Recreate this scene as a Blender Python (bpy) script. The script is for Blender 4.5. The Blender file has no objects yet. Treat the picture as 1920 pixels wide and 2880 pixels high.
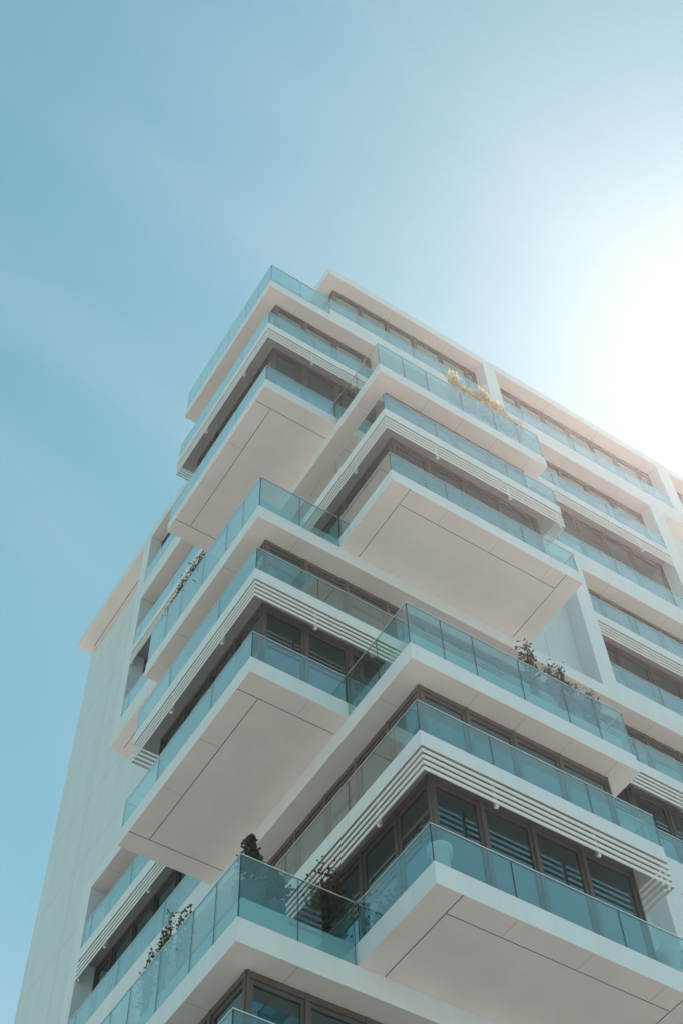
import bpy, math, random
from mathutils import Vector, Matrix
random.seed(7)
S = bpy.context.scene
COL = S.collection
ZO = 44.5                     # metres from the street up to the reference floor seam

# ------------------------------------------------------------------ camera
F_PX = 3856.37
R_ = Vector((0.84230457, -0.53847413, -0.02384591))
U_ = Vector((-0.44771152, -0.72359341, 0.52532559))
F_ = Vector((0.30012899, 0.43180806, 0.8505671))
CAM = Vector((-8.23389932, -15.33680908, -42.80389485 + ZO))
cd = bpy.data.cameras.new('camera')
cd.sensor_fit = 'VERTICAL'; cd.sensor_height = 36.0; cd.lens = F_PX / 2880 * 36.0
cd.clip_start = 0.1; cd.clip_end = 5000
cam = bpy.data.objects.new('camera', cd); COL.objects.link(cam)
m = Matrix((R_, U_, -F_)).transposed().to_4x4(); m.translation = CAM
cam.matrix_world = m
S.camera = cam

def px(p):
    d = Vector(p) - CAM; w = d.dot(F_)
    if w <= 0.01: return None
    return 960 + F_PX * d.dot(R_) / w, 1440 - F_PX * d.dot(U_) / w

# ------------------------------------------------------------------ materials
def new_mat(name):
    mt = bpy.data.materials.new(name); mt.use_nodes = True
    nt = mt.node_tree; nt.nodes.clear()
    out = nt.nodes.new('ShaderNodeOutputMaterial')
    return mt, nt, out

def paint(name, col, rough=0.5, var=0.06, scale=1.3, streak=True, spec=0.4, metal=0.0):
    mt, nt, out = new_mat(name)
    b = nt.nodes.new('ShaderNodeBsdfPrincipled')
    b.inputs['Roughness'].default_value = rough
    b.inputs['Metallic'].default_value = metal
    b.inputs['Specular IOR Level'].default_value = spec
    geo = nt.nodes.new('ShaderNodeNewGeometry')
    mp = nt.nodes.new('ShaderNodeMapping')
    mp.inputs['Scale'].default_value = (scale * 3, scale * 3, scale * (0.5 if streak else 3))
    nz = nt.nodes.new('ShaderNodeTexNoise'); nz.inputs['Scale'].default_value = 1.0
    nz.inputs['Detail'].default_value = 5
    nt.links.new(geo.outputs['Position'], mp.inputs['Vector']); nt.links.new(mp.outputs[0], nz.inputs['Vector'])
    cr = nt.nodes.new('ShaderNodeValToRGB')
    cr.color_ramp.elements[0].position = 0.3; cr.color_ramp.elements[1].position = 0.7
    cr.color_ramp.elements[0].color = tuple(c * (1 - var) for c in col) + (1,)
    cr.color_ramp.elements[1].color = tuple(min(1, c * (1 + var * .5)) for c in col) + (1,)
    nt.links.new(nz.outputs['Fac'], cr.inputs['Fac']); nt.links.new(cr.outputs['Color'], b.inputs['Base Color'])
    nt.links.new(b.outputs[0], out.inputs[0])
    return mt

def glass_mat(name, tint, ior, rough=0.0, boost=1.0, refl=(0.97, 1, 0.94)):
    """thin architectural glass: tinted straight transmission plus Fresnel reflection"""
    mt, nt, out = new_mat(name)
    tr = nt.nodes.new('ShaderNodeBsdfTransparent'); tr.inputs['Color'].default_value = tint + (1,)
    gl = nt.nodes.new('ShaderNodeBsdfGlossy'); gl.inputs['Roughness'].default_value = rough
    gl.inputs['Color'].default_value = refl + (1,)
    lw = nt.nodes.new('ShaderNodeLayerWeight'); lw.inputs['Blend'].default_value = 0.5
    pw = nt.nodes.new('ShaderNodeMath'); pw.operation = 'POWER'; pw.inputs[1].default_value = 5.0
    f0 = ((ior - 1) / (ior + 1)) ** 2
    mu = nt.nodes.new('ShaderNodeMath'); mu.operation = 'MULTIPLY_ADD'; mu.use_clamp = True
    mu.inputs[1].default_value = (1 - f0) * boost; mu.inputs[2].default_value = f0 * boost
    nt.links.new(lw.outputs['Facing'], pw.inputs[0])
    mx = nt.nodes.new('ShaderNodeMixShader')
    nt.links.new(pw.outputs[0], mu.inputs[0]); nt.links.new(mu.outputs[0], mx.inputs[0])
    nt.links.new(tr.outputs[0], mx.inputs[1]); nt.links.new(gl.outputs[0], mx.inputs[2])
    nt.links.new(mx.outputs[0], out.inputs[0])
    return mt

def leaf_mat(name, c1, c2, trans=0.35):
    mt, nt, out = new_mat(name)
    geo = nt.nodes.new('ShaderNodeNewGeometry')
    cr = nt.nodes.new('ShaderNodeValToRGB')
    cr.color_ramp.elements[0].color = c1 + (1,); cr.color_ramp.elements[1].color = c2 + (1,)
    nt.links.new(geo.outputs['Random Per Island'], cr.inputs['Fac'])
    d = nt.nodes.new('ShaderNodeBsdfPrincipled'); d.inputs['Roughness'].default_value = 0.45
    t = nt.nodes.new('ShaderNodeBsdfTranslucent')
    nt.links.new(cr.outputs[0], d.inputs['Base Color']); nt.links.new(cr.outputs[0], t.inputs['Color'])
    mx = nt.nodes.new('ShaderNodeMixShader'); mx.inputs[0].default_value = trans
    nt.links.new(d.outputs[0], mx.inputs[1]); nt.links.new(t.outputs[0], mx.inputs[2])
    nt.links.new(mx.outputs[0], out.inputs[0])
    return mt

M = dict(
    white=paint('white_cladding', (0.68, 0.77, 0.83), 0.42, 0.05),  # white panels, with the blue of the skylight put into the colour
    soffit=paint('bounce_tinted_soffit', (0.86, 0.775, 0.725), 0.40, 0.055, 0.4, False),  # white undersides, with warm light bounced off the ground put into the colour
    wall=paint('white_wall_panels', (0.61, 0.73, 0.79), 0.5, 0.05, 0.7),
    slat=paint('slat_aluminium', (0.76, 0.77, 0.76), 0.35, 0.03),
    joint=paint('joint_shadow_gap', (0.10, 0.09, 0.085), 0.8, 0.2),
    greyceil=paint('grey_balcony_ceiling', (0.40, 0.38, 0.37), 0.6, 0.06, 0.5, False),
    hair=paint('hairline_panel_joint', (0.46, 0.45, 0.44), 0.7, 0.1),
    frame=paint('bronze_window_frame', (0.105, 0.094, 0.092), 0.38, 0.12, spec=0.5),
    rail=paint('brushed_edge_trim', (0.78, 0.79, 0.79), 0.42, 0.05, metal=0.4),
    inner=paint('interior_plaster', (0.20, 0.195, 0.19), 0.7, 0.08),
    curtain=paint('curtain_cloth', (0.42, 0.40, 0.38), 0.9, 0.10, 4.0),
    glass=glass_mat('blue_green_balustrade_glass', (0.73, 0.88, 0.895), 1.52, boost=2.4),
    gedge=paint('glass_edge', (0.02, 0.06, 0.075), 0.25, 0.1),
    pane=glass_mat('window_pane_glass', (0.38, 0.42, 0.42), 1.6, boost=3.2, refl=(0.62, 0.95, 1.0)),
    pot=paint('glazed_white_pot', (0.88, 0.88, 0.87), 0.4, 0.04, 2.5),
    dpot=paint('slate_pot', (0.10, 0.12, 0.14), 0.5, 0.1, 2.5),
    soil=paint('soil', (0.06, 0.045, 0.035), 0.95, 0.3, 6, False),
    bark=paint('twig_bark', (0.10, 0.07, 0.05), 0.8, 0.2, 5),
    leaf=leaf_mat('green_leaf', (0.035, 0.06, 0.022), (0.09, 0.11, 0.05)),
    leafy=leaf_mat('sunlit_leaf', (0.60, 0.45, 0.27), (0.85, 0.79, 0.62), 0.5),  # cream tone has the sunshine on the leaves painted in
    leafb=leaf_mat('brown_leaf', (0.05, 0.035, 0.02), (0.13, 0.085, 0.045)),
    leafc=leaf_mat('conifer_leaf', (0.03, 0.05, 0.03), (0.075, 0.09, 0.055), 0.2),
)

# ------------------------------------------------------------------ mesh helper
class MB:
    def __init__(s): s.v = []; s.f = []; s.mi = []; s.mats = []
    def _m(s, mat):
        if mat not in s.mats: s.mats.append(mat)
        return s.mats.index(mat)
    def quad(s, pts, mat):
        n = len(s.v); s.v += [tuple(p) for p in pts]; s.f.append(tuple(range(n, n + len(pts)))); s.mi.append(s._m(mat))
    def box(s, x0, x1, y0, y1, z0, z1, mat, side=None):
        """side: other material for the faces that are not the two largest"""
        n = len(s.v)
        s.v += [(x0, y0, z0), (x1, y0, z0), (x1, y1, z0), (x0, y1, z0), (x0, y0, z1), (x1, y0, z1), (x1, y1, z1), (x0, y1, z1)]
        fs = [(0, 3, 2, 1), (4, 5, 6, 7), (0, 1, 5, 4), (1, 2, 6, 5), (2, 3, 7, 6), (3, 0, 4, 7)]
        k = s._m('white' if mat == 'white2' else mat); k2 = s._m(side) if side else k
        thin = 'x' if abs(x1 - x0) <= abs(y1 - y0) else 'y'
        for i, f in enumerate(fs):
            s.f.append(tuple(n + a for a in f))
            big = (i in (3, 5)) if thin == 'x' else (i in (2, 4))
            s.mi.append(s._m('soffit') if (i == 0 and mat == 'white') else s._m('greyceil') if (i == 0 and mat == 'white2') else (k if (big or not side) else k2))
    def tube(s, p, q, r0, r1, mat, seg=6):
        p, q = Vector(p), Vector(q); a = (q - p).normalized()
        u = a.orthogonal().normalized(); w = a.cross(u); n = len(s.v)
        for c, r in ((p, r0), (q, r1)):
            for i in range(seg):
                t = 2 * math.pi * i / seg
                s.v.append(tuple(c + (u * math.cos(t) + w * math.sin(t)) * r))
        k = s._m(mat)
        for i in range(seg):
            j = (i + 1) % seg
            s.f.append((n + i, n + j, n + seg + j, n + seg + i)); s.mi.append(k)
        s.f.append(tuple(n + i for i in range(seg))[::-1]); s.mi.append(k)
        s.f.append(tuple(n + seg + i for i in range(seg))); s.mi.append(k)
    def lathe(s, c, prof, mat, seg=32):
        n = len(s.v); k = s._m(mat)
        for r, z in prof:
            for i in range(seg):
                t = 2 * math.pi * i / seg
                s.v.append((c[0] + r * math.cos(t), c[1] + r * math.sin(t), c[2] + z))
        for j in range(len(prof) - 1):
            for i in range(seg):
                i2 = (i + 1) % seg
                s.f.append((n + j * seg + i, n + j * seg + i2, n + (j + 1) * seg + i2, n + (j + 1) * seg + i)); s.mi.append(k)
    def build(s, name, parent=None, smooth=False, kind=None):
        org = parent.get('_o') if parent else None
        me = bpy.data.meshes.new(name)
        o = Vector(org) if org else Vector((0, 0, 0))
        me.from_pydata([(v[0] - o.x, v[1] - o.y, v[2] + ZO - o.z) for v in s.v], [], s.f)
        for mt in s.mats: me.materials.append(M[mt])
        me.polygons.foreach_set('material_index', s.mi)
        if smooth: me.polygons.foreach_set('use_smooth', [True] * len(me.polygons))
        me.update()
        ob = bpy.data.objects.new(name, me); COL.objects.link(ob)
        if parent:
            ob.parent = parent; ob['_o'] = org
        if kind: ob['kind'] = kind
        return ob

def thing(name, label, cat, loc, group=None):
    o = bpy.data.objects.new(name, None); COL.objects.link(o)
    o.location = loc; o['_o'] = tuple(loc); o['label'] = label; o['category'] = cat
    o.empty_display_size = 0.3
    if group: o['group'] = group
    return o

# ------------------------------------------------------------------ levels and plan
XM, YM = 2.35, 0.0                 # main corner
XR, YB = 22.0, 19.87               # far ends of the block
AX, AY = 0.0, 5.73                 # boxes that jut out of the left face
BX, BY = 8.15, -2.31               # boxes that jut out of the right face
HU, HL, GH = 0.49, 0.51, 0.87
ZM = {0: 0.0, -2: -7.885, -4: -14.34, -6: -20.80, -8: -27.205, -10: -33.65}
LT = {-1: -3.444, -3: -10.606, -5: -17.06, -7: -23.467, -9: -29.87}
LB = {k: v - 0.412 for k, v in LT.items()}
ROOF = (3.77, 4.28)
Z0 = -ZO
VEIL_DENSITY = 0.00046  # density of the added flare veil

bld = thing('apartment_building', 'white apartment tower with jutting box balconies, glass railings and dark framed windows', 'building', (12, 10, 0))

glass_jobs = []     # (parent, boxargs)
def run_pts(a, b, joints, axis):
    pts = [a] + sorted([j for j in joints if min(a, b) + .15 < j < max(a, b) - .15], reverse=a > b) + [b]
    return list(zip(pts[:-1], pts[1:]))
T = 0.018
def glass_x(parent, y, x0, x1, z0, z1, joints, s=1):
    for a, b in run_pts(x0, x1, joints, 'x'):
        glass_jobs.append((parent, (min(a, b) + .007, max(a, b) - .007, y, y + T * s, z0, z1) if s > 0 else (min(a, b) + .007, max(a, b) - .007, y - T, y, z0, z1)))
def glass_y(parent, x, y0, y1, z0, z1, joints, s=1):
    for a, b in run_pts(y0, y1, joints, 'y'):
        glass_jobs.append((parent, (x, x + T, min(a, b) + .007, max(a, b) - .007, z0, z1) if s > 0 else (x - T, x, min(a, b) + .007, max(a, b) - .007, z0, z1)))
def rail(parent, segs, z):
    for i, (x0, x1, y0, y1) in enumerate(segs):           # one trim per run; the runs lap at the corners, a hair apart in height
        b = MB(); b.box(x0, x1, y0, y1, z + .001 + .0012 * i, z + .022 + .0012 * i, 'rail'); b.build('rail_trim', parent)
G = .012            # glass stands this far inside the fascia

def grid(a, b, step, off): 
    k = math.ceil((a - off) / step); r = []
    while off + k * step < b: r.append(off + k * step); k += 1
    return r

# ------------------------------------------------------------------ floors on the even levels (double bands)
front_up = {0: [(XM, XR)], -2: [(XM, XR)], -4: [(XM, BX - .4), (10.64, XR)], -6: [(XM, XR)], -8: [(XM, BX - .4), (10.64, XR)], -10: [(XM, XR)]}
left_up = {0: (0.65, 13.88), -2: (0.65, 13.85), -4: (0.65, AY), -6: (0.65, 13.88), -8: (0.65, AY), -10: (0.65, 13.88)}
for L, z in ZM.items():
    b = MB()
    # lower band: one ring of the slab with its two edges
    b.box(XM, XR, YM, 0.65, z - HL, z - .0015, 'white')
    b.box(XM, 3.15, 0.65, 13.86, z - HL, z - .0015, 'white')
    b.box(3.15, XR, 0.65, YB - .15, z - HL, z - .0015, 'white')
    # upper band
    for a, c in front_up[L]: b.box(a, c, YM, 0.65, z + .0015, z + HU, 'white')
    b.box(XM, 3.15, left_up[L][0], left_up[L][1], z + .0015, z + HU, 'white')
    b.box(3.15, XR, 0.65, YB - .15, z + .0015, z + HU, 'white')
    # shadow line between the two cladding courses
    b.box(XM + .012, XR, YM + .012, 0.6, z - .0045, z + .0045, 'hair')
    b.box(XM + .012, 3.1, 0.61, 13.8, z - .0045, z + .0045, 'hair')
    # joints of the ceiling boards
    for x in grid(XM + .6, XR, 2.37, .45): b.box(x - .005, x + .005, .03, .5, z - HL - .0025, z - HL + .01, 'hair')
    for y in grid(6.5, 13.3, 2.37, .5): b.box(XM + .03, 2.9, y - .005, y + .005, z - HL - .0025, z - HL + .01, 'hair')
    if L == -2: b.box(2.742, 2.758, 9.6, 13.58, z - HL - .003, z - HL + .01, 'joint')
    fb = b.build('floor_band', bld)
    # railings on the main faces
    zt = z + HU
    x_start = {0: XM, -2: BX, -4: 11.2, -6: BX, -8: 11.2, -10: XM}[L]
    glass_x(fb, G, x_start + .01, XR, zt - .02, zt + GH, grid(x_start + .3, XR, 2.37, 3.45))
    segs = [(x_start, XR, G - .002, G + T + .002)]
    if L in (0, -2, -6, -10):
        glass_y(fb, XM + G, AY + .02, 13.3, zt - .02, zt + GH, grid(AY + .3, 13.2, 2.37, 8.1))
        segs.append((XM + G - .002, XM + G + T + .002, AY + .02, 13.3))
    rail(fb, segs, zt + GH)

def seam_x(b, x0, x1, y, z, w=.015): b.box(x0, x1, y - w / 2, y + w / 2, z - .003, z + .01, 'joint')
def seam_y(b, x, y0, y1, z, w=.015): b.box(x - w / 2, x + w / 2, y0, y1, z - .003, z + .01, 'joint')

# ------------------------------------------------------------------ jutting balconies
TJA = [0.83, 1.65, 2.84, 4.0, 4.79]
def terrace_A(L):
    z = ZM[L]; b = MB()
    b.box(AX, XM, 0, AY, z - HL, z, 'white')
    b.box(AX + .13, XM + .0, .13, AY - .13, z + .002, z + .57, 'white')            # raised floor behind the glass
    for y in grid(.6, AY, 2.37, 1.7): b.box(.03, .49, y - .005, y + .005, z - HL - .0025, z - HL + .01, 'hair')
    b.box(1.165, 1.175, .03, .49, z - HL - .0025, z - HL + .01, 'hair')
    o = b.build('balcony', bld)
    zb, zt = z - .012, z + 1.39
    glass_x(o, G, AX + G + T, XM - .03, zb, zt, [1.17])
    glass_y(o, AX + G, G, AY - G, zb, zt, TJA)
    glass_x(o, AY - G, AX + G + T, XM - .01, zb, zt, [1.17], -1)
    rail(o, [(AX + G - .003, XM - .03, G - .003, G + T + .003), (AX + G - .003, AX + G + T + .003, G, AY - G), (AX + G, XM, AY - G - T - .003, AY - G + .003)], zt)
def terrace_B(L):
    z = ZM[L]; b = MB()
    b.box(XM, BX, BY, 0, z - HL, z, 'white')
    b.box(XM + .13, BX - .13, BY + .13, -.0005, z + .002, z + .57, 'white')
    for x in grid(XM + .6, BX, 1.185, .45): b.box(x - .005, x + .005, BY + .03, BY + .48, z - HL - .0025, z - HL + .01, 'hair')
    b.box(XM + .03, XM + .48, -1.11, -1.10, z - HL - .0025, z - HL + .01, 'hair')
    o = b.build('balcony', bld)
    zb, zt = z - .012, z + 1.39
    glass_x(o, BY + G, XM + G, BX - G, zb, zt, [3.22, 4.04, 5.25, 6.44, 7.28])
    glass_y(o, XM + G, BY + G + T, -.03, zb, zt, [-1.15])
    glass_y(o, BX - G, BY + G + T, -.02, zb, zt, [-1.15], -1)
    rail(o, [(XM + G - .003, BX - G, BY + G - .003, BY + G + T + .003), (XM + G - .003, XM + G + T + .003, BY + G, -.03), (BX - G - T - .003, BX - G + .003, BY + G, -.02)], zt)
def box_A(L):
    z = ZM[L]; b = MB(); zt = z + HU
    b.box(AX, XM, 0, AY, z, zt, 'white')
    seam_x(b, .004, XM - .01, .53, z); seam_y(b, .505, .55, AY - .53, z); seam_x(b, .004, XM - .01, AY - .52, z)
    for y in grid(.8, AY - .5, 1.58, 2.1): b.box(.02, .48, y - .004, y + .004, z - .002, z + .01, 'hair')
    b.box(1.42, 1.428, .02, .5, z - .002, z + .01, 'hair')
    o = b.build('balcony', bld)
    if L == -6:
        d = MB(); d.lathe((.42, 1.56, z), [(0, -.004), (.03, -.004), (.038, -.012), (.042, -.001), (.042, .01)], 'slat', 20); d.build('soffit_disc', o)  # small pale disc under the soffit
    glass_x(o, G, AX + G + T, XM - .005, zt - .02, zt + GH, [])
    glass_y(o, AX + G, G, AY - G, zt - .02, zt + GH, [1.7, 4.07])
    glass_x(o, AY - G, AX + G + T, XM - .01, zt - .02, zt + GH, [], -1)
    rail(o, [(AX + G - .003, XM - .005, G - .003, G + T + .003), (AX + G - .003, AX + G + T + .003, G, AY - G), (AX + G, XM, AY - G - T - .003, AY - G + .003)], zt + GH)
def box_B(L):
    z = ZM[L]; b = MB(); zt = z + HU
    b.box(XM, BX, BY, 0, z, zt, 'white')
    seam_y(b, 2.88, BY + .004, -.01, z); seam_x(b, 2.9, 7.62, -1.81, z); seam_y(b, 7.64, BY + .004, -.01, z)
    for x in grid(3.2, 7.6, 1.58, 4.0): b.box(x - .004, x + .004, BY + .02, -1.83, z - .002, z + .01, 'hair')
    o = b.build('balcony', bld)
    glass_x(o, BY + G, XM + G, BX - G, zt - .02, zt + GH, [4.05, 6.42])
    glass_y(o, XM + G, BY + G + T, -.02, zt - .02, zt + GH, [])
    glass_y(o, BX - G, BY + G + T, -.01, zt - .02, zt + GH, [], -1)
    rail(o, [(XM + G - .003, BX - G, BY + G - .003, BY + G + T + .003), (XM + G - .003, XM + G + T + .003, BY + G, -.02), (BX - G - T - .003, BX - G + .003, BY + G, -.01)], zt + GH)

SL_H, SL_G, SL_T = 0.084, 0.075, 0.016
def slats(b, path, zb):
    """four flat bars hung below a slab edge, mitred along the outline (outer side given by the path)"""
    n = len(path)
    def off(i, d):
        p = Vector(path[i])
        ds = []
        if i > 0: ds.append((Vector(path[i]) - Vector(path[i - 1])).normalized())
        if i < n - 1: ds.append((Vector(path[i + 1]) - Vector(path[i])).normalized())
        nrm = [Vector((-e.y, e.x)) for e in ds]          # inward = left of the walking direction
        if len(nrm) == 2: return p + (nrm[0] + nrm[1]) * d
        return p + nrm[0] * d
    for k in range(4):
        z1 = zb - SL_G - k * (SL_H + SL_G); z0 = z1 - SL_H
        for i in range(n - 1):
            a, c = off(i, .004), off(i + 1, .004); a2, c2 = off(i, .004 + SL_T), off(i + 1, .004 + SL_T)
            P = [(a.x, a.y), (c.x, c.y), (c2.x, c2.y), (a2.x, a2.y)]
            lo = [p + (z0,) for p in P]; hi = [p + (z1,) for p in P]
            b.quad(lo[::-1], 'slat'); b.quad(hi, 'slat')
            b.quad([lo[0], lo[1], hi[1], hi[0]], 'slat'); b.quad([lo[2], lo[3], hi[3], hi[2]], 'slat')
            if i == 0: b.quad([lo[3], lo[0], hi[0], hi[3]], 'slat')
            if i == n - 2: b.quad([lo[1], lo[2], hi[2], hi[1]], 'slat')
def brackets(parent, pts, zb):
    zl = zb - 4 * (SL_H + SL_G)
    for x, y, ax in pts:
        b = MB()
        if ax == 'x':                                     # slats run along x, bracket stands behind them
            b.box(x - .028, x + .028, y + .056, y + .10, zl + .02, zb + .01, 'slat')
            b.box(x - .034, x + .034, y + .03, y + .11, zl - .03, zl - .002, 'slat')
            b.tube((x - .034, y + .07, zl - .03), (x + .034, y + .07, zl - .03), .027, .027, 'slat', 10)
        else:
            b.box(x + .056, x + .10, y - .028, y + .028, zl + .02, zb + .01, 'slat')
            b.box(x + .03, x + .11, y - .034, y + .034, zl - .03, zl - .002, 'slat')
            b.tube((x + .07, y - .034, zl - .03), (x + .07, y + .034, zl - .03), .027, .027, 'slat', 10)
        b.build('louver_bracket', parent)

def louver_A(L):
    zt, zb = LT[L], LB[L]; x_end = 16.05 if L == -1 else XR
    b = MB()
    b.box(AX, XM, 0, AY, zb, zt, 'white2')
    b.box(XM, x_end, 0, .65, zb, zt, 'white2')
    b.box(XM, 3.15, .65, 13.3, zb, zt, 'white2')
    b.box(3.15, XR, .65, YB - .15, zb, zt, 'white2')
    for y in grid(.8, AY, 2.37, 1.7): b.box(.06, .49, y - .004, y + .004, zb - .002, zb + .01, 'hair')
    o = b.build('balcony', bld)
    s = MB(); slats(s, [(XM, AY), (AX, AY), (AX, 0), (x_end, 0)], zb); s.build('sunshade_louver', o)
    s = MB(); slats(s, [(XM, 13.3), (XM, AY + .02)], zb); s.build('sunshade_louver', o)
    brackets(o, [(1.62, 0, 'x'), (3.98, 0, 'x'), (0, 1.5, 'y'), (0, 3.85, 'y')] + ([(12.3, 0, 'x'), (14.7, 0, 'x')] if L == -5 else [(14.7, 0, 'x')]) + [(XM, 11.7, 'y'), (XM, 9.3, 'y'), (XM, 13.2, 'y')], zb)
    glass_x(o, G, AX + G + T, x_end, zt - .02, zt + GH, [1.68] + grid(3, x_end, 2.37, 1.68))
    glass_y(o, AX + G, G, AY - G, zt - .02, zt + GH, [1.7, 4.07])
    glass_x(o, AY - G, AX + G + T, XM - .01, zt - .02, zt + GH, [], -1)
    glass_y(o, XM + G, AY + .02, 13.3, zt - .02, zt + GH, grid(AY + .3, 13.2, 2.37, 8.1))
    rail(o, [(AX + G - .003, x_end, G - .003, G + T + .003), (AX + G - .003, AX + G + T + .003, G, AY - G), (AX + G, XM, AY - G - T - .003, AY - G + .003), (XM + G - .003, XM + G + T + .003, AY, 13.3)], zt + GH)
def louver_B(L):
    zt, zb = LT[L], LB[L]
    b = MB()
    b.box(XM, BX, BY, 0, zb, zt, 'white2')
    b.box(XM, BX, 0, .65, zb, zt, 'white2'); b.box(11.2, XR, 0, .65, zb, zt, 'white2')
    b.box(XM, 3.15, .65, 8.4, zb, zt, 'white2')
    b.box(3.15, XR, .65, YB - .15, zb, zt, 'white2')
    for x in grid(3.2, BX, 2.37, 4.0): b.box(x - .004, x + .004, BY + .06, -1.83, zb - .002, zb + .01, 'hair')
    o = b.build('balcony', bld)
    s = MB(); slats(s, [(XM, 8.4), (XM, BY), (BX, BY), (BX, 0)], zb); s.build('sunshade_louver', o)
    s = MB(); slats(s, [(11.2, 0), (XR, 0)], zb); s.build('sunshade_louver', o)
    brackets(o, [(3.98, BY, 'x'), (6.34, BY, 'x'), (8.02, BY, 'x'), (XM, -.76, 'y'), (XM, 1.6, 'y'), (XM, 3.97, 'y'), (14.4, 0, 'x'), (16.7, 0, 'x')], zb)
    glass_x(o, BY + G, XM + G, BX - G, zt - .02, zt + GH, [4.05, 6.42])
    glass_y(o, XM + G, BY + G + T, 8.4, zt - .02, zt + GH, grid(BY + .2, 8.2, 2.37, .1))
    glass_y(o, BX - G, BY + G + T, -.01, zt - .02, zt + GH, [], -1)
    glass_x(o, G, 11.21, XR, zt - .02, zt + GH, grid(11.6, XR, 2.37, 3.45))
    rail(o, [(XM + G - .003, BX - G, BY + G - .003, BY + G + T + .003), (XM + G - .003, XM + G + T + .003, BY + G, 8.4), (BX - G - T - .003, BX - G + .003, BY + G, -.01), (11.2, XR, G - .003, G + T + .003)], zt + GH)

for L in (0, -4, -8): terrace_A(L)
for L in (-2, -6, -10): terrace_B(L)
for L in (-2, -6, -10): box_A(L)
for L in (-4, -8): box_B(L)
for L in (-1, -5, -9): louver_A(L)
for L in (-3, -7): louver_B(L)

# ------------------------------------------------------------------ roof
b = MB()
b.box(XM, XR, 0, YB, ROOF[0], ROOF[1], 'white')
seam_y(b, 2.91, 15.49, 19.44, ROOF[0], .02)
for x in grid(4, XR, 2.37, .45): b.box(x - .005, x + .005, .03, .5, ROOF[0] - .0025, ROOF[0] + .01, 'hair')
b.build('roof', bld)

# ------------------------------------------------------------------ pillars and walls
def up(L): return ZM[L] + HU
def lo(L): return ZM[L] - HL
def pillar(x0, x1, y0, y1, z0, z1):
    b = MB(); b.box(x0, x1, y0, y1, z0 + .001, z1 - .001, 'white'); b.build('pillar', bld)
pillar(9.15, 9.72, 0, .62, up(0), ROOF[0]); pillar(17.55, 18.16, 0, .62, up(0), ROOF[0])
pillar(16.05, 16.65, 0, .62, up(-2), lo(0))
for hi_, lo_ in ((-2, -4), (-6, -8)):
    pillar(10.64, 11.2, 0, .62, up(lo_), lo(hi_))
pillar(XM, 3.1, 13.3, 13.88, up(0), ROOF[0]); pillar(XM, 3.1, 13.3, 13.85, up(-2), lo(0)); pillar(XM, 3.1, 13.3, 13.88, up(-6), lo(-4))
pillar(XM, 3.1, 13.3, 13.88, up(-10), lo(-8))
for hi_, lo_ in ((-2, -4), (-6, -8)): pillar(XM, 3.1, 8.4, 9.0, up(lo_), lo(hi_))

# blank flank of the left face
b = MB()
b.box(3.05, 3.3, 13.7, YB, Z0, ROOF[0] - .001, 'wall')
for hi_, lo_ in ((-2, -4), (-6, -8)):
    b.box(3.05, 3.3, 8.8, 13.7, ZM[lo_] + .01, lo(hi_) - .001, 'wall')
for k in range(-3, 10):
    z = -7.6 - 3.27 * k
    if z < ROOF[0] - .3 and z > Z0 + .5: b.box(3.0475, 3.06, 13.95, YB - .01, z - .006, z + .006, 'hair')
for y in (16.9,): b.box(3.0478, 3.06, y - .005, y + .005, Z0 + 1, ROOF[0] - .2, 'hair')
b.build('flank_wall', bld)
# blank panels of the right face
for x0, x1, z0, z1, js in ((7.9, 10.66, ZM[-4], lo(-2), [8.55, 9.47]), (7.9, 10.66, ZM[-8], lo(-6), [8.55, 9.47]), (16.6, XR, up(-2), lo(0), [18.4, 20.2])):
    b = MB(); b.box(x0, x1, .55, .75, z0 + .001, z1 - .001, 'wall')
    for x in js: b.box(x - .006, x + .006, .5475, .56, z0 + .02, z1 - .02, 'hair')
    b.build('recessed_wall', bld)
# end walls of the jutting rooms, each one storey high
def endwalls(e):
    if e == 'A':
        for L in (-2, -6, -10):
            for z0, z1 in ((up(L), LB[L + 1]), (LT[L + 1], lo(L + 2))):
                b = MB(); b.box(.58, 3.0, 5.17, 5.22, z0 + .001, z1 - .001, 'wall'); b.build('end_wall', bld)
    else:
        for L in (-4, -8):
            for z0, z1 in ((up(L), LB[L + 1]), (LT[L + 1], lo(L + 2))):
                b = MB(); b.box(7.6, 7.65, -1.70, .6, z0 + .001, z1 - .001, 'wall'); b.build('end_wall', bld)
endwalls('A'); endwalls('B')
# rear and far walls, inner core, closed lower storeys
b = MB()
b.box(3.3, XR, YB - .15, YB, Z0, ROOF[0] - .001, 'wall')
b.box(XR, XR + .2, 0, YB, Z0, ROOF[1] - .002, 'wall')
b.build('rear_wall', bld)
b = MB()
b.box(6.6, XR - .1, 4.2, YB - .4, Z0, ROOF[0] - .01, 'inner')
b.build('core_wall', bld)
b = MB()
b.box(XM + .5, XR, .5, YB - .2, Z0, lo(-10) - .01, 'wall')
b.build('base_wall', bld)

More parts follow.
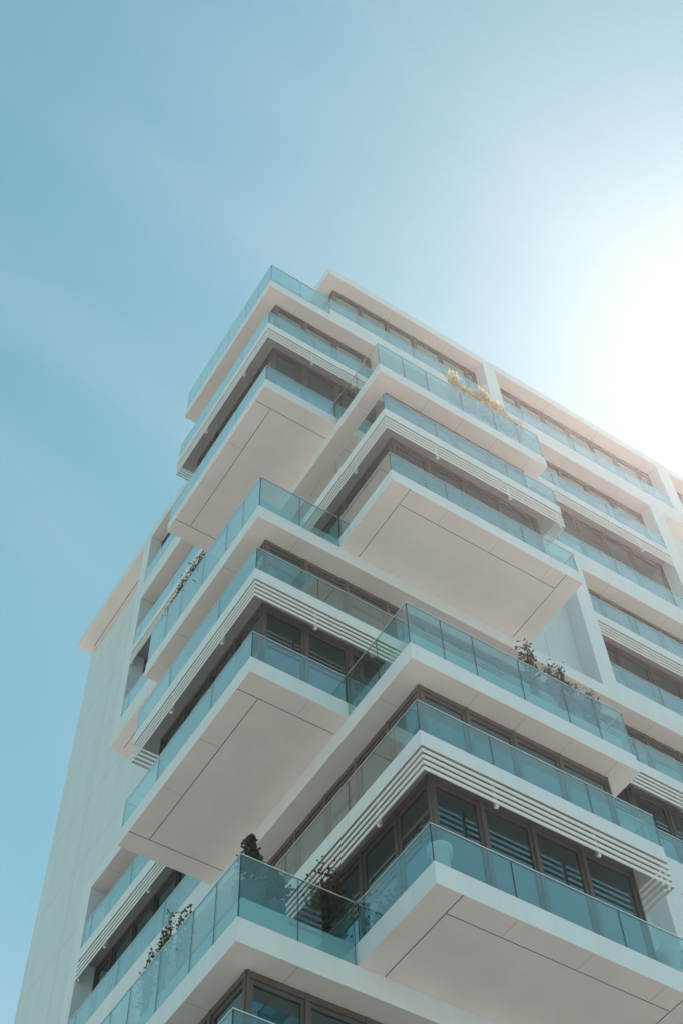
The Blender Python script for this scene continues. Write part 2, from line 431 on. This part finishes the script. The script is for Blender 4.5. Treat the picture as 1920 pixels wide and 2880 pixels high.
# ------------------------------------------------------------------ windows
win_jobs = []
def window_bay(axis, c, a, b_, z0, z1, extra):
    """axis 'x': bay runs along x in the plane y=c (faces -y); axis 'y': bay runs along y in the plane x=c (faces -x)"""
    fr, pn = MB(), MB()
    def bx(mb, u0, u1, d0, d1, zz0, zz1, mat):
        if axis == 'x': mb.box(u0, u1, c + d0, c + d1, zz0, zz1, mat)
        else: mb.box(c + d0, c + d1, u0, u1, zz0, zz1, mat)
    z1 -= .002; z0 += .002
    mw = .038                          # half of the mullion shared with the next bay
    bx(fr, a, a + mw, -.03, .12, z0, z1, 'frame'); bx(fr, b_ - mw, b_, -.03, .12, z0, z1, 'frame')
    bx(fr, a + mw, b_ - mw, -.02, .12, z1 - .13, z1, 'frame'); bx(fr, a + mw, b_ - mw, -.02, .12, z0, z0 + .09, 'frame')
    i, j, p, q = a + mw, b_ - mw, z0 + .09, z1 - .13
    sw = .062                          # sash
    bx(fr, i, i + sw, .015, .08, p, q, 'frame'); bx(fr, j - sw, j, .015, .08, p, q, 'frame')
    bx(fr, i + sw, j - sw, .015, .08, q - .085, q, 'frame'); bx(fr, i + sw, j - sw, .015, .08, p, p + sw, 'frame')
    if extra == 'transom':
        zt = z1 - .83; bx(fr, i + sw, j - sw, .02, .07, zt - .045, zt + .045, 'frame')
    bx(pn, i + sw - .004, j - sw + .004, .045, .055, p + sw - .004, q - .081, 'pane')
    cu = None
    if extra == 'blind':
        cu = MB(); h = (q - p) * (.25 + .45 * ((a * 7.3 + z0 * 3.1) % 1.0))
        bx(cu, i + .01, j - .01, .16, .165, q - h, q, 'curtain'); bx(cu, i + .01, j - .01, .152, .173, q - h - .03, q - h, 'slat')
    if extra == 'curtain':
        cu = MB(); n = 14; w = (j - i) * .55
        for k in range(n):
            u0, u1 = i + w * k / n, i + w * (k + 1) / n; d0, d1 = .28 + .035 * (k % 2), .28 + .035 * ((k + 1) % 2)
            P = [(u0, d0), (u1, d1)]
            pts = [(P[0][0], P[0][1], p), (P[1][0], P[1][1], p), (P[1][0], P[1][1], q), (P[0][0], P[0][1], q)]
            cu.quad([(u, c + d, z) if axis == 'x' else (c + d, u, z) for u, d, z in pts], 'curtain')
    return fr, pn, cu
rw = random.Random(3)
def windows(axis, c, a, b_, z0, z1, off=.455, step=1.184, corner=0):
    pts = [a] + [g for g in grid(a + .4, b_, step, off) if g < b_ - .35] + [b_]
    for u0, u1 in zip(pts[:-1], pts[1:]):
        mid = (u0 + u1) / 2
        vis = [px((u, c, z + ZO) if axis == 'x' else (c, u, z + ZO)) for u in (u0, u1) for z in (z0, z1)]
        if all(v is None or v[0] > 2300 for v in vis): continue
        xs = [v[0] for v in vis]; ys = [v[1] for v in vis]
        area = max(0, min(1920, max(xs)) - max(0, min(xs))) * max(0, min(2880, max(ys)) - max(0, min(ys)))
        r = rw.random()
        ex = 'transom' if r < .22 else ('curtain' if r < .36 else ('blind' if r < .52 else None))
        win_jobs.append([area, axis, c, u0, u1, z0, z1, ex])
# storeys: (bottom, top)
def storey(L):
    if L == 0: return up(0), ROOF[0]
    if L % 2 == 0: return up(L), LB[L + 1]
    return LT[L], lo(L + 1)
for a, c in ((2.85, 9.15), (9.72, 17.55), (18.16, XR)): windows('x', .5, a, c, *storey(0))
windows('y', 2.85, .5, 13.3, *storey(0), off=.5)
for L in (-1, -2):
    windows('x', .5, .5, 16.05, *storey(L)); windows('y', .5, .5, 5.22, *storey(L), off=.5); windows('y', 2.9, 5.4, 13.3, *storey(L), off=.5)
for L in (-5, -6):
    windows('x', .5, .5, XR, *storey(L)); windows('y', .5, .5, 5.22, *storey(L), off=.5); windows('y', 2.9, 5.4, 13.3, *storey(L), off=.5)
for L in (-9, -10):
    windows('x', .5, .5, XR, *storey(L)); windows('y', .5, .5, 5.22, *storey(L), off=.5)
for L in (-3, -4, -7, -8):
    windows('x', .5, 11.2, XR, *storey(L)); windows('x', -1.81, 2.85, 7.65, *storey(L)); windows('y', 2.85, -1.81, 8.4, *storey(L), off=.5)
win_jobs.sort(key=lambda j: -j[0])
# bays hidden behind something else never show; keep those that count as single windows
rest_f, rest_p = MB(), MB()
def merge(dst, src):
    n = len(dst.v); dst.v += src.v
    for f, k in zip(src.f, src.mi): dst.f.append(tuple(n + i for i in f)); dst.mi.append(dst._m(src.mats[k]))
W_TOP, G_TOP = 100, 100
for i, (area, axis, c, u0, u1, z0, z1, ex) in enumerate(win_jobs):
    f, p, cu = window_bay(axis, c, u0, u1, z0, z1, ex)
    if i < W_TOP - 1:
        o = f.build('window', bld); p.build('pane', o)
        if cu: cu.build('blind' if ex == 'blind' else 'curtain', o)
    else: merge(rest_f, f); merge(rest_p, p)
if rest_f.v:
    o = rest_f.build('window', bld, kind='stuff'); rest_p.build('pane', o, kind='stuff')

# balustrade panes: the large ones singly, the far ones as one part of their own balcony
def garea(a):
    v = [px((x, y, z + ZO)) for x in a[:2] for y in a[2:4] for z in a[4:]]
    if any(q is None for q in v): return 0
    xs = [q[0] for q in v]; ys = [q[1] for q in v]
    return max(0, min(1920, max(xs)) - max(0, min(xs))) * max(0, min(2880, max(ys)) - max(0, min(ys)))
glass_jobs.sort(key=lambda j: -garea(j[1]))
rest = MB()
for i, (par, a) in enumerate(glass_jobs):
    if i < G_TOP - 1:
        b = MB(); b.box(*a, 'glass', 'gedge'); b.build('glass_panel', par)
    else: rest.box(*a, 'glass', 'gedge')
if rest.v: rest.build('glass_panel', bld, kind='stuff')

# ------------------------------------------------------------------ plants
def leaf(b, p, d, size, mat, rnd):
    d = d.normalized(); u = d.orthogonal().normalized()
    u.rotate(Matrix.Rotation(rnd.uniform(0, 6.28), 3, d)); n = d.cross(u)
    w = size * rnd.uniform(.28, .42); L = size
    a = p; m1 = p + d * L * .5 + u * w + n * L * .06; m2 = p + d * L * .5 - u * w + n * L * .06; t = p + d * L
    b.quad([a, m1, t, m2], mat)
def shrub(name, label, cat, base, h, rx, ry, n_twig, n_leaf, size, leafm, group=None, lean=(0, 0), up_bias=1.0, seed=1, droop=0.0, fill=.45, gx=.06, gy=.045):
    rnd = random.Random(seed)
    t = thing(name, label, cat, (base[0], base[1], base[2] + ZO), group)
    f, s = MB(), MB(); base = Vector(base)
    for k in range(n_twig):
        ang = rnd.uniform(0, 6.283); r = math.sqrt(rnd.random())
        hh = h * rnd.uniform(fill, 1.0) * (1 - .3 * r * r)
        root = base + Vector((rx * .55 * r * math.cos(ang), ry * .55 * r * math.sin(ang), 0))
        tip = base + Vector((rx * r * math.cos(ang) + lean[0] * hh, ry * r * math.sin(ang) + lean[1] * hh, hh))
        mid = (root + tip) / 2 + Vector((rnd.uniform(-.06, .06), rnd.uniform(-.06, .06), hh * .08))
        s.tube(root, mid, .009, .006, 'bark', 5); s.tube(mid, tip, .006, .003, 'bark', 5)
        for q in range(n_leaf):
            v = rnd.uniform(.18, 1.0)
            p = root.lerp(mid, v * 2) if v < .5 else mid.lerp(tip, v * 2 - 1)
            p = p + Vector((rnd.gauss(0, gx), rnd.gauss(0, gy), rnd.gauss(0, .05)))
            d = Vector((rnd.gauss(0, 1), rnd.gauss(0, 1), rnd.gauss(.35 * up_bias - droop, .8)))
            leaf(f, p, d, size * rnd.uniform(.7, 1.25), leafm, rnd)
    f.build('foliage', t); s.build('stem', t)
    return t
def conifer(name, label, base, h, r, seed, group=None, pot=None):
    rnd = random.Random(seed)
    t = thing(name, label, 'plant', (base[0], base[1], base[2] + ZO), group)
    f, s = MB(), MB(); b0 = Vector(base)
    z_pot = 0.0
    if pot:
        z_pot = pot[1]; pb = MB(); R = pot[0]
        pb.lathe(base, [(0, 0), (R * .62, 0), (R * .95, pot[1] * .75), (R, pot[1]), (R * .9, pot[1]), (R * .86, pot[1] * .85), (0, pot[1] * .85)], 'dpot', 28)
        pb.build('pot', t, smooth=True)
    s.tube(b0 + Vector((0, 0, z_pot * .8)), b0 + Vector((0, 0, z_pot + h)), .022, .005, 'bark', 7)
    for k in range(150):
        v = rnd.random(); z = z_pot + h * (.06 + .94 * v); rr = r * (1 - v) ** .8 + .03
        ang = rnd.uniform(0, 6.283); L = rr * rnd.uniform(.55, 1.1)
        p0 = b0 + Vector((0, 0, z)); p1 = p0 + Vector((L * math.cos(ang), L * math.sin(ang), L * rnd.uniform(.3, .9)))
        s.tube(p0, p1, .005, .002, 'bark', 4)
        for q in range(14):
            w = rnd.uniform(.25, 1.05); p = p0.lerp(p1, w)
            d = (p1 - p0).normalized() + Vector((rnd.gauss(0, .6), rnd.gauss(0, .6), rnd.gauss(.2, .5)))
            leaf(f, p, d, rnd.uniform(.045, .085), 'leafc', rnd)
    f.build('foliage', t); s.build('trunk', t)
    return t

fz = lambda L: ZM[L] + .57
gB = 'sunlit shrubs on the upper right terrace'
shrub('terrace_shrub', 'tall sunlit yellow shrub, leftmost of the row on the upper right terrace', 'shrub', (5.32, -2.1, fz(-2)), 2.6, .22, .08, 30, 30, .13, 'leafy', gB, seed=11, fill=.62)
shrub('terrace_shrub', 'sunlit yellow shrub with sparse tall tips, second from the left on the upper right terrace', 'shrub', (5.8, -2.1, fz(-2)), 2.1, .26, .08, 32, 30, .13, 'leafy', gB, seed=12, fill=.62)
shrub('terrace_shrub', 'broad sunlit yellow shrub in the thick of the row on the upper right terrace', 'shrub', (6.4, -2.1, fz(-2)), 2.5, .36, .09, 52, 32, .13, 'leafy', gB, seed=13, fill=.62)
shrub('terrace_shrub', 'rounded sunlit yellow shrub next to the low one on the upper right terrace', 'shrub', (6.95, -2.1, fz(-2)), 2.15, .3, .09, 40, 30, .13, 'leafy', gB, seed=15, fill=.62)
shrub('terrace_shrub', 'low sunlit shrub, rightmost of the row on the upper right terrace', 'shrub', (7.5, -2.1, fz(-2)), 1.6, .34, .08, 30, 26, .12, 'leafy', gB, seed=14, fill=.6)
gD = 'green shrubs behind the railing of the lower right terrace'
shrub('terrace_shrub', 'thin upright green shrub standing alone behind the railing, left of the round one', 'shrub', (5.74, -2.14, fz(-6)), 2.35, .18, .06, 12, 26, .085, 'leaf', gD, seed=21, fill=.6)
shrub('terrace_shrub', 'round bushy green shrub above the railing in front of the blank white wall', 'shrub', (6.56, -2.14, fz(-6)), 2.0, .46, .08, 36, 20, .078, 'leaf', gD, seed=22, fill=.6)
shrub('terrace_shrub', 'low straggling green shrub near the right end of the railing', 'shrub', (7.3, -2.14, fz(-6)), 1.45, .36, .07, 22, 22, .085, 'leaf', gD, seed=23, fill=.6)
gC = 'small shrubs along the railing of the middle left terrace'
for k, (y, h, w, lb) in enumerate(((3.35, 1.62, .22, 'small leafy shrub nearest the corner on the middle left railing'),
                                   (3.85, 1.85, .25, 'tallest leafy shrub on the middle left railing with a loose side sprig'),
                                   (4.4, 1.7, .28, 'leafy shrub third from the corner on the middle left railing'),
                                   (4.95, 1.45, .25, 'low shrub farthest from the corner on the middle left railing'))):
    shrub('terrace_shrub', lb, 'shrub', (.15, y, fz(-4)), h + .32, .06, w * 1.15, 20, 20, .07, 'leaf', gC, seed=30 + k, fill=.68, gx=.03, gy=.06)
gE = 'small shrubs along the railing of the lowest left terrace'
for k, (y, h, w, lb) in enumerate(((2.28, 1.3, .26, 'spreading dark shrub nearest the corner on the lowest left railing'),
                                   (3.0, 1.75, .22, 'dense dark shrub in the middle on the lowest left railing'),
                                   (3.6, 1.25, .2, 'sparse dark shrub farthest down the lowest left railing'))):
    shrub('terrace_shrub', lb, 'shrub', (.15, y, fz(-8)), h + .36, .06, w * 1.15, 20, 20, .066, 'leaf', gE, seed=40 + k, fill=.68, gx=.03, gy=.06)
conifer('potted_conifer', 'tall pointed conifer in a dark round pot at the glass corner', (.42, .42, fz(-8)), 1.25, .3, 51, 'conifers at the lowest left glass corner', (.3, .5))
conifer('potted_conifer', 'shorter bushy conifer right of the tall one at the glass corner', (.95, .5, fz(-8)), .85, .32, 52, 'conifers at the lowest left glass corner', (.24, .42))
shrub('brown_bush', 'big brown leaved bush against the dark corner windows', 'shrub', (2.15, .62, fz(-8)), 2.3, .42, .34, 70, 30, .08, 'leafb', seed=61)
shrub('green_bush', 'loose dark green bush with a drooping branch, seen through the glass', 'shrub', (2.72, -.45, up(-8)), 1.0, .35, .3, 16, 18, .075, 'leaf', seed=62, lean=(0, -.25))

def pot(label, c):
    b = MB(); R = .222
    b.lathe((0, 0, 0), [(0, 0), (.135, 0), (.15, .03), (.165, .585), (R - .012, .59), (R, .605), (R, .735), (R - .01, .745), (R - .03, .745), (R - .035, .66), (0, .66)], 'pot', 40)
    o = thing('planter_pot', label, 'pot', (c[0], c[1], c[2] + ZO), 'white round pots at the ends of the lowest right balcony')
    b.v = [(x + c[0], y + c[1], z + c[2]) for x, y, z in b.v]
    b.build('pot_body', o, smooth=True)
    s = MB(); s.lathe(c, [(0, .668), (R - .034, .668)], 'soil', 32); s.build('soil', o)
pot('white round pot with a flared rim at the sharp left corner of the balcony', (2.76, -1.98, up(-8)))
pot('white round pot with a flared rim at the right end of the balcony', (7.80, -1.99, up(-8)))

# ------------------------------------------------------------------ ground
def ground_mat():
    mt, nt, out = new_mat('pale_paving')
    b = nt.nodes.new('ShaderNodeBsdfPrincipled'); b.inputs['Roughness'].default_value = .85
    geo = nt.nodes.new('ShaderNodeNewGeometry')
    br = nt.nodes.new('ShaderNodeTexBrick'); br.inputs['Scale'].default_value = 1.0
    br.inputs['Color1'].default_value = (.345, .325, .31, 1); br.inputs['Color2'].default_value = (.315, .30, .285, 1); br.inputs['Mortar'].default_value = (.22, .19, .16, 1)
    br.inputs['Brick Width'].default_value = .6; br.inputs['Row Height'].default_value = .6; br.inputs['Mortar Size'].default_value = .008
    nt.links.new(geo.outputs['Position'], br.inputs['Vector']); nt.links.new(br.outputs['Color'], b.inputs['Base Color'])
    nt.links.new(b.outputs[0], out.inputs[0]); return mt
M['ground'] = ground_mat()
b = MB(); b.quad([(-290, -290, Z0), (310, -290, Z0), (310, 310, Z0), (-290, 310, Z0)], 'ground')
o = b.build('ground'); o['kind'] = 'structure'; o['label'] = 'pale paved ground around the tower'; o['category'] = 'ground'

# ------------------------------------------------------------------ added air volume, stands in for the pink lens flare veil
veil = MB(); veil.box(-292, 312, -292, 312, Z0 - 1, 6.5, 'white')
M['air'] = bpy.data.materials.new('flare_veil_volume'); M['air'].use_nodes = True
nt = M['air'].node_tree; nt.nodes.clear(); out = nt.nodes.new('ShaderNodeOutputMaterial')
pv = nt.nodes.new('ShaderNodeVolumePrincipled'); pv.inputs['Density'].default_value = VEIL_DENSITY
pv.inputs['Color'].default_value = (1, .84, .825, 1); pv.inputs['Anisotropy'].default_value = .815
nt.links.new(pv.outputs[0], out.inputs['Volume'])
veil.mats = ['air']; veil.mi = [0] * len(veil.mi)
o = veil.build('flare_veil'); o['kind'] = 'stuff'; o['label'] = 'added pink veil of air standing in for lens flare towards the sun'; o['category'] = 'flare_veil'

for o in bpy.data.objects:
    if '_o' in o: del o['_o']

# ------------------------------------------------------------------ light
AZ, EL = math.radians(22.3), math.radians(59.5)
sd = Vector((math.cos(EL) * math.cos(AZ), math.cos(EL) * math.sin(AZ), math.sin(EL)))
sl = bpy.data.lights.new('sun', 'SUN'); sl.energy = 4.5; sl.angle = math.radians(.53); sl.color = (1, .94, .87)
so = bpy.data.objects.new('sun', sl); COL.objects.link(so)
so.rotation_euler = (-sd).to_track_quat('-Z', 'Y').to_euler(); so.location = (60, 20, 120)
w = bpy.data.worlds.new('World'); S.world = w; w.use_nodes = True
nt = w.node_tree; nt.nodes.clear()
out = nt.nodes.new('ShaderNodeOutputWorld'); bg = nt.nodes.new('ShaderNodeBackground')
sky = nt.nodes.new('ShaderNodeTexSky'); sky.sky_type = 'NISHITA'; sky.sun_disc = False
sky.sun_elevation = EL; sky.sun_rotation = math.pi / 2 - AZ
sky.air_density = 1.5; sky.dust_density = 0.15; sky.ozone_density = 3.0; sky.altitude = 10
sep = nt.nodes.new('ShaderNodeSeparateColor'); com = nt.nodes.new('ShaderNodeCombineColor')
nt.links.new(sky.outputs[0], sep.inputs[0])
for i, (gain, gam) in enumerate(((.84, 1.16), (1.32, .913), (.85, 1.02))):
    pw = nt.nodes.new('ShaderNodeMath'); pw.operation = 'POWER'; pw.inputs[1].default_value = gam
    ml = nt.nodes.new('ShaderNodeMath'); ml.operation = 'MULTIPLY'; ml.inputs[1].default_value = gain
    nt.links.new(sep.outputs[i], pw.inputs[0]); nt.links.new(pw.outputs[0], ml.inputs[0]); nt.links.new(ml.outputs[0], com.inputs[i])
tc = nt.nodes.new('ShaderNodeTexCoord'); mp = nt.nodes.new('ShaderNodeMapping')
mp.inputs['Rotation'].default_value = (0.3, 0.5, 0.9); mp.inputs['Scale'].default_value = (1.1, 3.2, 1.5)
nz = nt.nodes.new('ShaderNodeTexNoise'); nz.inputs['Scale'].default_value = 1.5; nz.inputs['Detail'].default_value = 5; nz.inputs['Roughness'].default_value = .5; nz.inputs['Distortion'].default_value = .6
rg = nt.nodes.new('ShaderNodeMapRange'); rg.inputs['From Min'].default_value = .42; rg.inputs['From Max'].default_value = .75; rg.inputs['To Max'].default_value = .28
cl = nt.nodes.new('ShaderNodeMix'); cl.data_type = 'RGBA'; cl.inputs['B'].default_value = (4.4, 5.2, 5.6, 1)
nt.links.new(tc.outputs['Generated'], mp.inputs['Vector']); nt.links.new(mp.outputs[0], nz.inputs['Vector'])
nt.links.new(nz.outputs['Fac'], rg.inputs['Value']); nt.links.new(rg.outputs[0], cl.inputs['Factor'])
nt.links.new(com.outputs[0], cl.inputs['A']); nt.links.new(cl.outputs['Result'], bg.inputs['Color'])
bg.inputs['Strength'].default_value = 0.10
nt.links.new(bg.outputs[0], out.inputs[0])

S.view_settings.view_transform = 'Standard'; S.view_settings.look = 'None'
S.view_settings.exposure = 0.5; S.view_settings.gamma = 1
S.cycles.max_bounces = 10; S.cycles.transparent_max_bounces = 24; S.cycles.use_denoising = True
